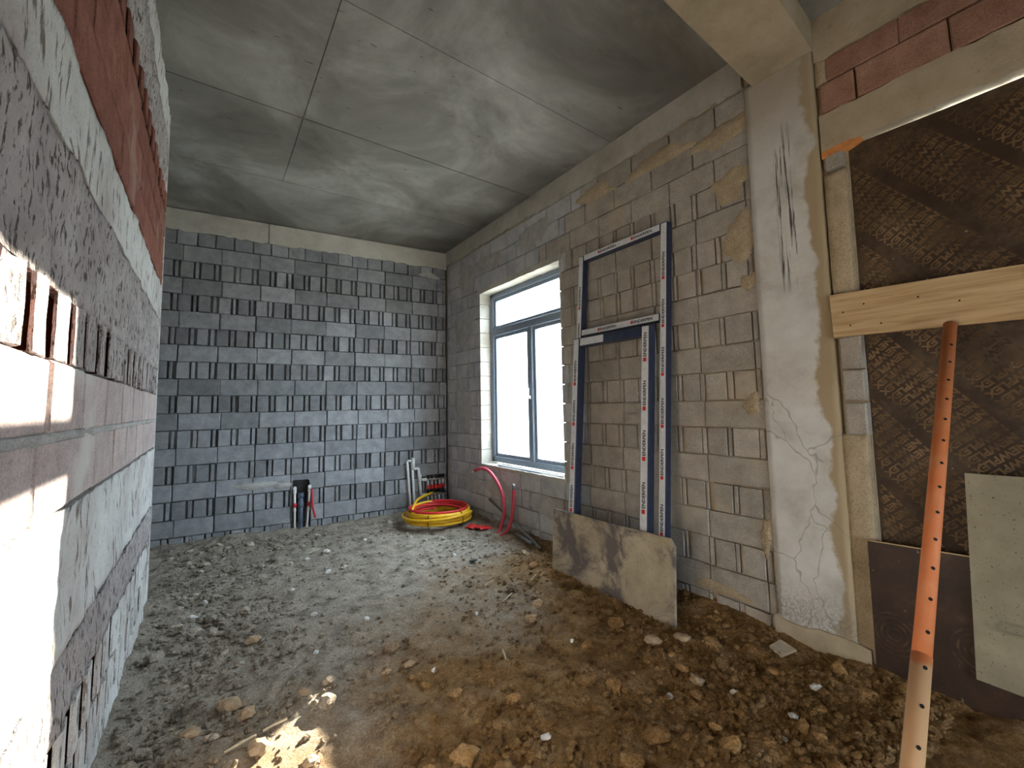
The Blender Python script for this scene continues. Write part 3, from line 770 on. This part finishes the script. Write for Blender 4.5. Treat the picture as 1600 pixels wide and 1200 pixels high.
# ================================================================ leaning window frames
def lean_frame(name, label, y_left, width, height, xb, slope, members, seed, film_w, dep):
    th = math.atan(slope)
    o = Vector((xb, y_left, .03))
    u = Vector((0, -1, 0)); zv = Vector((math.sin(th), 0, math.cos(th))); w = zv.cross(u)
    if w.x < 0: w = -w
    m = Matrix((u, w, zv)).transposed().to_4x4(); m.translation = o
    t = thing(name, label, 'window frame', mat=m)
    r = random.Random(seed)
    for nm, (u0, u1, z0, z1) in members:
        p = part(nm, MB().box((u0, 0, z0), (u1, dep, z1), 0, .006), 'navy_profile', t)
        vert = (z1 - z0) > (u1 - u0)
        fw = film_w
        if vert: a, b, c, d = (u0 + u1 - fw) / 2, (u0 + u1 + fw) / 2, z0 + .01, z1 - .01
        else: a, b, c, d = u0 + .01, u1 - .01, (z0 + z1 - fw) / 2, (z0 + z1 + fw) / 2
        part('protective_film', MB().box((a, -.0022, c), (b, .0005, d)), 'film_white', p)
        if nm == 'top_rail':
            b = a + .42 * (b - a); p.children[-1].data = MB().box((a, -.0022, c), (b, .0005, d)).mesh('protective_film', 'film_white')
        pos = .06 + r.uniform(0, .2); cap = fw * .46
        L_ = (d - c) if vert else (b - a)
        while pos + .26 < L_:
            s = cap * 1.05; tx = MB()
            if vert:
                uu = (a + b) / 2 + cap / 2; zz = c + pos
                tx.add([(uu - s, -.0029, zz), (uu, -.0029, zz), (uu, -.0029, zz + s), (uu - s, -.0029, zz + s)], [(0, 1, 2, 3)], 1)
                put_text(tx, 'ENDERPEN', uu, zz + s * 1.25, math.pi / 2, cap, -.0029, 0, .19, .03)
            else:
                uu = a + pos; zz = (c + d) / 2 - cap / 2
                tx.add([(uu, -.0029, zz), (uu + s, -.0029, zz), (uu + s, -.0029, zz + s), (uu, -.0029, zz + s)], [(0, 1, 2, 3)], 1)
                put_text(tx, 'ENDERPEN', uu + s * 1.25, zz, 0, cap, -.0029, 0, .19, .03)
            part('film_print', tx, ['ink_black', 'ink_red'], p)
            pos += .38 + r.uniform(-.02, .02)
    return t
W1, H1 = 1.02, 2.90; a = .062
lean_frame('window_frame', 'tall navy window frame with crossbar and printed white film leaning on the block wall', 3.165, W1, H1, 2.725, .082,
           [('left_jamb', (0, a, 0, H1)), ('right_jamb', (W1 - a, W1, 0, H1)), ('head_rail', (a, W1 - a, H1 - a, H1)), ('bottom_rail', (a, W1 - a, 0, a)), ('crossbar', (a, W1 - a, 2.10, 2.10 + a))], 3, .052, .065)
W2, H2 = .88, 2.07; a = .085
lean_frame('sash_frame', 'shorter navy sash frame with printed white film leaning in front of the tall frame', 3.115, W2, H2, 2.645, .080,
           [('left_stile', (0, a, 0, H2)), ('right_stile', (W2 - a, W2, 0, H2)), ('top_rail', (a, W2 - a, H2 - a, H2)), ('bottom_rail', (a, W2 - a, 0, a))], 8, .064, .070)

# stained sheet standing in front of the frames
th = math.radians(3.5)
mm = frame((2.605, 3.26, -.02), (0, -1, 0), (1, 0, 0)) @ Matrix.Rotation(-th, 4, 'X')
sheet = thing('plywood_sheet', 'stained grey-tan plywood sheet with a clipped corner standing against the leaning frames', 'plywood', mat=mm)
part('sheet', MB().prism([(0, .02), (.02, 0), (1.28, .0), (1.282, .53), (1.245, .578), (.62, .573), (.0, .562)], 0, .021), 'sheet_stained', sheet)

# ================================================================ plumbing in the chase
def bp(x, off, z): # point at distance off in front of the back wall face
    u = (x - BO.x) / BD.x
    p = BO + BD * u - BN * off
    return Vector((p.x, p.y, z))
def riser(label, x0, x1, ztop):
    base = bp(x0, 0.02, 0); t = thing('water_pipe', label, 'pipe', base)
    q = lambda x, o, z: bp(x, o, z) - base
    part('pipe', MB().tube([q(x0, .02, -.05), q(x0 * .3 + x1 * .7, .02, .27), q(x1, .02, ztop)], .0135, 10), 'pvc_white', t)
    part('elbow', MB().tube(smooth_path([q(x1, .02, ztop - .05), q(x1, .02, ztop), q(x1, .03, ztop + .02), q(x1, .055, ztop + .02)], 4), .021, 10), 'pvc_white', t)
    part('coupling', MB().tube([q(x0 * .3 + x1 * .7, .02, .25), q(x0 * .3 + x1 * .7, .02, .30)], .021, 10), 'hose_red', t)
    part('coupling', MB().tube([q(x0 * .4 + x1 * .6, .02, .20), q(x0 * .4 + x1 * .6, .02, .225)], .018, 10), 'pvc_white', t)
riser('white water pipe with red coupling in the wall chase, clear of the red hose', .957, .947, .47)
riser('white water pipe with red coupling in the wall chase, beside the red hose', 1.095, 1.118, .48)
base = bp(1.02, .0, 0); t = thing('drain_pipe', 'dark grey drain pipe standing in the wall chase', 'pipe', base)
q = lambda x, o, z: bp(x, o, z) - base
part('pipe', MB().tube([q(1.02, .0, -.06), q(1.02, 0, .40)], .031, 14), 'pipe_grey', t)
part('collar', MB().tube([q(1.02, .0, .24), q(1.02, 0, .31)], .039, 14), 'pipe_grey', t)
part('collar', MB().tube([q(1.02, .0, .36), q(1.02, 0, .42)], .038, 14), 'pipe_grey', t)
base = bp(1.13, .04, .47)
t = tag(part('red_hose', MB().tube(smooth_path([bp(1.135, .065, .47), bp(1.145, .065, .36), bp(1.155, .06, .24), bp(1.19, .06, .10)], 8), .0125, 8), 'hose_red'), 'short red hose hanging beside the white pipe in the wall chase', 'hose')

# ================================================================ heating manifold
base = bp(2.45, .05, 0)
t = thing('heating_manifold', 'white piped heating manifold with red valves on the block wall corner', 'manifold', base)
q = lambda x, o, z: bp(x, o, z) - base
r = .0165
part('pipe', MB().tube([q(2.45, .05, -.06), q(2.395, .05, .72)], r, 10), 'pvc_white', t)
part('pipe', MB().tube([q(2.51, .05, -.06), q(2.46, .05, .76)], r, 10), 'pvc_white', t)
part('pipe', MB().tube([q(2.395, .05, .72), q(2.47, .05, .72)], r, 10), 'pvc_white', t)
part('valve', MB().tube([q(2.478, .07, .60), q(2.475, .07, .76)], .024, 10), 'pvc_white', t)
part('elbow', MB().tube([q(2.465, .05, .60), q(2.565, .05, .60)], .019, 10), 'pvc_white', t)
part('pipe', MB().tube([q(2.56, .05, .60), q(2.60, .05, .20)], .021, 10), 'pvc_white', t)
part('tee', MB().tube([q(2.575, .05, .52), q(2.585, .05, .42)], .029, 10), 'pvc_white', t)
for z in (.435, .215):
    part('branch', MB().tube([q(2.585, .05, z), q(2.68, .06, z)], [.016, .026], 10), 'pvc_white', t)
    part('manifold_bar', MB().tube([q(2.66, .06, z), q(2.985, .06, z)], .020, 10), 'brass', t)
for i in range(5):
    x = 2.70 + i * .058
    part('outlet', MB().tube([q(x, .06, .43), q(x, .075, .35)], .0095, 8), 'pvc_white', t)
    part('valve_cap', MB().tube([q(x, .085, .30), q(x, .085, .355)], .023, 10), 'plastic_red', t)
    part('valve_stem', MB().tube([q(x, .06, .435), q(x, .075, .49)], [.016, .022], 8), 'black_rubber', t)
    part('valve_stem', MB().tube([q(x, .06, .25), q(x, .075, .275)], .024, 8), 'black_rubber', t)
    part('outlet', MB().tube([q(x, .06, .20), q(x, .075, .10)], .0095, 8), 'pvc_white', t)
    part('loop_hose', MB().tube(smooth_path([q(x, .075, .11), q(x, .10, .03), q(x - .02, .16, -.03)], 5), .0125, 8), 'hose_pink', t)

# ================================================================ hose coil
cc = Vector((2.50, 5.42, 0)); h0 = hgt(cc.x, cc.y)
def coil(turns, r0, r1, z0, z1, ph, wob, n=26, ecc=.05):
    rr = random.Random(ph); N = int(turns * n); K = [[rr.uniform(-1, 1) for _ in range(4)] for _ in range(int(turns) + 3)]
    pts = []
    for i in range(N + 1):
        a = 2 * math.pi * i / n; s = i / N; f = (i % n) / n; f = f * f * (3 - 2 * f)
        w = [p * (1 - f) + q * f for p, q in zip(K[i // n], K[i // n + 1])]
        R_ = r0 + (r1 - r0) * s + w[0] * wob
        pts.append(Vector((math.cos(a + ph) * R_ * (1 + ecc) + w[1] * wob, math.sin(a + ph) * R_ + w[2] * wob, max(.016, z0 + (z1 - z0) * s + .03 * w[3] * math.sin(a) + .006 * w[1]))))
    return pts
y_hose = coil(6, .40, .37, .03, .17, 2.6, .040)
last = y_hose[-1]
tl = smooth_path([last, last + Vector((-.02, -.10, .03)), Vector((-.36, .02, .17)), Vector((-.12, .42, .22)), Vector((.20, .66, .24))], 6)[1:]
th_ = thing('hose_coil', 'yellow and red hose coiled on the earth in the corner below the manifold', 'hose', (cc.x, cc.y, h0))
part('yellow_hose', MB().tube(y_hose + tl, .0165, 9), 'hose_yellow', th_)
part('yellow_hose', MB().tube(coil(1.8, .43, .42, .03, .13, .6, .03), .0165, 9), 'hose_yellow', th_)
part('red_hose', MB().tube(coil(4, .27, .33, .11, .20, 1.4, .035), .0145, 9), 'hose_red', th_)
for a_ in (5.0, 4.0, .3):
    c_ = Vector((math.cos(a_) * .40, math.sin(a_) * .38, .09)); rd = Vector((math.cos(a_), math.sin(a_), 0))
    part('tie', MB().tube([c_ + rd * .055 * math.cos(b) + Vector((0, 0, .085 * math.sin(b))) for b in [2 * math.pi * i / 14 for i in range(14)]], .005, 6, True), 'black_rubber', th_)

# red pipes rising at the window wall
t = tag(part('bent_pipe', MB().tube(smooth_path([(2.80, 4.50, .0), (2.84, 4.48, .10), (2.87, 4.44, .28), (2.86, 4.49, .50), (2.85, 4.70, .68), (2.84, 4.90, .715), (2.83, 5.06, .67)], 8), .020, 10), 'hose_pink'),
        'red heating pipe bent over in an arch under the window', 'pipe')
part('frayed_end', MB().tube([(2.83, 5.06, .67), (2.825, 5.12, .645)], [.017, .012], 8), 'pvc_white', t)
t = tag(part('upright_pipe', MB().tube(smooth_path([(2.80, 4.43, .0), (2.85, 4.34, .10), (2.88, 4.29, .28), (2.885, 4.27, .54)], 8), .019, 10), 'hose_pink'),
        'red heating pipe stub standing upright under the window', 'pipe')
part('pipe_end', MB().tube([(2.885, 4.27, .52), (2.885, 4.265, .60)], .017, 10), 'steel_rod', t)
tag(part('steel_rod', MB().tube([(2.85, 3.73, .03), (3.005, 5.0, .30)], .014, 8), 'steel_rod'), 'thin dark steel rod leaning on the wall under the window', 'rod')
tag(part('steel_rod', MB().tube([(2.87, 4.22, .07), (2.83, 3.86, .05)], .018, 8), 'steel_rod'), 'short thick grey rod lying on the earth under the window', 'rod')
# crumpled red plastic
def crumple(cx, cy, lx, ly, rot, mat, name, label, seed):
    r = random.Random(seed); n, m = 9, 6; vs = []
    for j in range(m + 1):
        for i in range(n + 1):
            a, b = i / n - .5, j / m - .5
            k = 1 - .5 * abs(a) * (1.2 if a > 0 else .4)
            x, y = a * lx + r.uniform(-.012, .012), b * ly * k + r.uniform(-.012, .012)
            X = x * math.cos(rot) - y * math.sin(rot); Y = x * math.sin(rot) + y * math.cos(rot)
            vs.append((X, Y, .03 + r.uniform(0, .03)))
    W = n + 1; top = len(vs)
    vs += [(x, y, z - .006) for x, y, z in vs]
    fs = [(j * W + i, j * W + i + 1, (j + 1) * W + i + 1, (j + 1) * W + i) for j in range(m) for i in range(n)]
    fs += [tuple(reversed([k + top for k in f])) for f in fs]
    o = part(name, MB().add(vs, fs), mat); o.location = (cx, cy, hgt(cx, cy) - .01)
    return tag(o, label, 'plastic')
crumple(2.74, 4.80, .34, .15, -.9, 'plastic_red', 'plastic_sheet', 'crumpled bright red plastic piece on the earth beside the red pipes', 2)
# loose strips on the window ledge
for i, (y0, y1, o_, z) in enumerate(((4.85, 4.0, .02, .74), (4.3, 3.62, .035, .742))):
    m_ = MB().box((V(y0), o_ - .012, z - .004), (V(y1), o_ + .012, z + .008), 0, .002)
    o = part('trim_strip', m_, 'pvc_white' if i else 'pvc_frame', None, right_m)
    tag(o, ('grey' if not i else 'white') + ' loose trim strip lying on the window ledge', 'strip')

# ================================================================ rubble
def ico(sub=1):
    import bmesh
    bm = bmesh.new(); bmesh.ops.create_icosphere(bm, subdivisions=sub, radius=1); bm.verts.index_update()
    v = [x.co.copy() for x in bm.verts]; f = [tuple(q.index for q in p.verts) for p in bm.faces]; bm.free(); return v, f
I1, I2 = ico(1), ico(2)
def lump(geo, seed, flat=.6, am=.35):
    o = Vector((seed * 3.1, seed * 1.7, seed * .9)); out = []
    for p in geo[0]:
        k = 1 + am * mnoise.noise(p * 1.3 + o) + am * .8 * mnoise.noise(p * 2.7 + o) + am * .4 * mnoise.noise(p * 5.5 + o)
        out.append(Vector((p.x * k * 1.15, p.y * k * .9, p.z * k * flat)))
    return out
variants = [MB().add(lump(I2, i + 1), I2[1], 0, False) for i in range(9)]
def mk(mat): return [v.mesh('clod', mat) for v in variants]
V_brown, V_white, V_tan = mk('clod'), mk('stone_white'), mk('stone_tan')
rr = random.Random(21)
def dens(x, y):
    d = .30
    d += .9 * math.exp(-((x - .05) / .35) ** 2) * (1 if 1.8 < y < 5.2 else .3)
    d += .9 * math.exp(-((x - 2.75) / .35) ** 2) * (1 if y < 3.4 else .25)
    d += .8 * math.exp(-((y - 1.2) / .9) ** 2)
    d += .4 * math.exp(-((y - 5.9) / .4) ** 2)
    d *= 1 - .75 * math.exp(-((x - 1.2) ** 2 / .45 + (y - 3.8) ** 2 / 1.6))
    return d
def rand_spot(ymin=.75):
    while True:
        x, y = rr.uniform(XL + .03, XR - .06), ymin + (6.1 - ymin) * rr.random() ** 1.5
        if rr.random() < dens(x, y) / 1.6: return x, y
TAN = ((.14, 2.75, .05), (.28, 3.38, .045), (.20, 2.62, .04), (-.02, 2.58, .04), (.46, 2.62, .035), (.22, 2.30, .042), (.40, 2.12, .035), (1.0, 2.58, .03), (2.35, 1.95, .045), (2.52, 1.86, .045), (2.2, 1.55, .04))
WHITE = ((-.046, 4.044, .028), (.028, 4.309, .022), (.673, 3.575, .022), (.965, 3.301, .022), (1.993, 1.566, .02), (2.268, 1.38, .022), (2.328, 1.128, .024), (2.632, 1.156, .024), (2.117, 1.081, .022), (.86, 4.95, .03), (1.06, 5.03, .035), (.62, 4.2, .02), (.58, 3.0, .018), (1.1, 2.45, .018), (1.62, 2.9, .016), (.95, 4.45, .03), (2.1, 4.2, .02), (1.5, 5.2, .02), (1.9, 2.2, .015), (1.3, 1.7, .02))
taken = [(a, b, c * 1.3) for a, b, c in TAN + WHITE] + [(2.84, 1.42, .09), (2.15, 3.89, .05)]
def free(x, y, s):
    if abs(x - .35) < .35 and abs(y - 2.15) < .28 and s > .02: return False
    if x + 1.5 * s > XR - .05 or x - 1.4 * s < XL + .03: return False
    if 2.5 < x and 1.9 < y < 3.35: return False
    if (x - cc.x) ** 2 + (y - cc.y) ** 2 < .28: return False
    return True
def stone(me, name, x, y, s, label, cat, group):
    o = link(name, me); o.location = (x, y, hgt(x, y) + s * .25); o.scale = (s, s, s)
    o.rotation_euler = (rr.uniform(-.3, .3), rr.uniform(-.3, .3), rr.uniform(0, 6.28))
    return tag(o, label, cat, group)
n = 0
def zone(x, y):
    if x < .35: return 'beside the plastered near wall' if y < 4.3 else 'near the recess'
    if x > 2.3: return 'along the foot of the tan block wall' if y < 3.6 else 'under the window'
    if y > 4.8: return 'in front of the ribbed end wall'
    if y < 2.2: return 'on the brown earth before the column'
    return 'on the trodden middle of the floor'
while n < 285:
    x, y = rand_spot()
    s = .018 + .042 * rr.random() ** 2.0 * (1 if y < 4 else .7)
    if not free(x, y, s) or any((x - a) ** 2 + (y - b) ** 2 < (1.45 * (s + c)) ** 2 for a, b, c in taken): continue
    taken.append((x, y, s)); n += 1
    sz = 'large' if s > .040 else ('medium' if s > .026 else 'small'); zn = zone(x, y)
    stone(V_brown[rr.randrange(9)], 'dirt_clod', x, y, s, f'{sz} lump of dry earth lying loose {zn}', 'clod', f'{sz} earth lumps {zn}')
for x, y, s in TAN:
    stone(V_tan[rr.randrange(9)], 'stone', x, y, s, 'tan stone half sunk in the dirt ' + zone(x, y), 'stone', 'tan stones ' + zone(x, y))
for x, y, s in WHITE:
    stone(V_white[rr.randrange(9)], 'stone_chip', x, y, s, 'white stone chip lying ' + zone(x, y), 'stone', 'white stone chips ' + zone(x, y))
tl_ = part('tile_piece', MB().add([(-.075, .0, 0), (.02, -.075, 0), (.08, .005, 0), (-.01, .06, 0), (-.075, .0, .014), (.02, -.075, .014), (.08, .005, .014), (-.01, .06, .014)],
      [(3, 2, 1, 0), (4, 5, 6, 7), (0, 1, 5, 4), (1, 2, 6, 5), (2, 3, 7, 6), (3, 0, 4, 7)]), 'tile_tan')
tl_.location = (2.84, 1.42, hgt(2.84, 1.42) + .012); tl_.rotation_euler = (.05, -.15, .4)
tag(tl_, 'flat tan tile fragment lying at the foot of the column', 'tile')
for i, (x, y, L_, a_) in enumerate(((.30, 2.42, .10, .1), (.16, 2.34, .12, .2), (1.5, 2.35, .10, 1.2), (1.95, 3.0, .16, .5), (2.0, 3.35, .12, .3), (.95, 5.1, .12, .4), (2.35, 3.2, .12, .6), (1.7, 4.7, .1, 2.0))):
    z = hgt(x, y) + .014; dx_, dy_ = math.cos(a_) * L_ / 2, math.sin(a_) * L_ / 2
    o = part('wood_splinter', MB().tube([(-dx_, -dy_, -.004), (0, 0, .004), (dx_, dy_, .006)], .0055, 5, smooth=False), 'straw'); o.location = (x, y, z)
    tag(o, 'thin pale wood splinter lying ' + zone(x, y), 'splinter', 'wood splinters ' + zone(x, y))
sb = MB().add(lump(I1, 40, .35), I1[1]); o = part('rubber_scrap', sb, 'black_rubber'); o.location = (2.15, 3.89, hgt(2.15, 3.89) + .01); o.scale = (.045, .025, .03)
tag(o, 'small black scrap lying on the grey part of the floor', 'scrap')
# fine crumbs, beyond counting
vs = []; fs = []; bases = [np.array([p[:] for p in lump(I1, 50 + i, .65, .4)]) for i in range(8)]
I1f = np.array(I1[1]); NV = len(I1[0]); cnt = 0
allv = []; allf = []
while cnt < 17000:
    x, y = rand_spot(.7)
    if x > XR - .04: continue
    if abs(x - .38) < .32 and abs(y - 2.15) < .33 and rr.random() < .75: continue
    s = .004 + .017 * rr.random() ** 2.4
    if y > 4: s *= .9
    a_ = rr.uniform(0, 6.28); b = bases[rr.randrange(8)]
    ca, sa = math.cos(a_), math.sin(a_)
    p = np.stack([b[:, 0] * ca - b[:, 1] * sa, b[:, 0] * sa + b[:, 1] * ca, b[:, 2]], 1) * s + np.array([x, y, hgt(x, y) + s * .35])
    allv.append(p); allf.append(I1f + cnt * NV); cnt += 1
mb = MB(); mb.v = [tuple(p) for p in np.concatenate(allv)]; mb.f = [tuple(int(i) for i in f) for f in np.concatenate(allf)]
mb.mi = [0] * len(mb.f); mb.sm = [False] * len(mb.f)
o = part('earth_crumbs', mb, 'dirt', floor); o['kind'] = 'stuff'
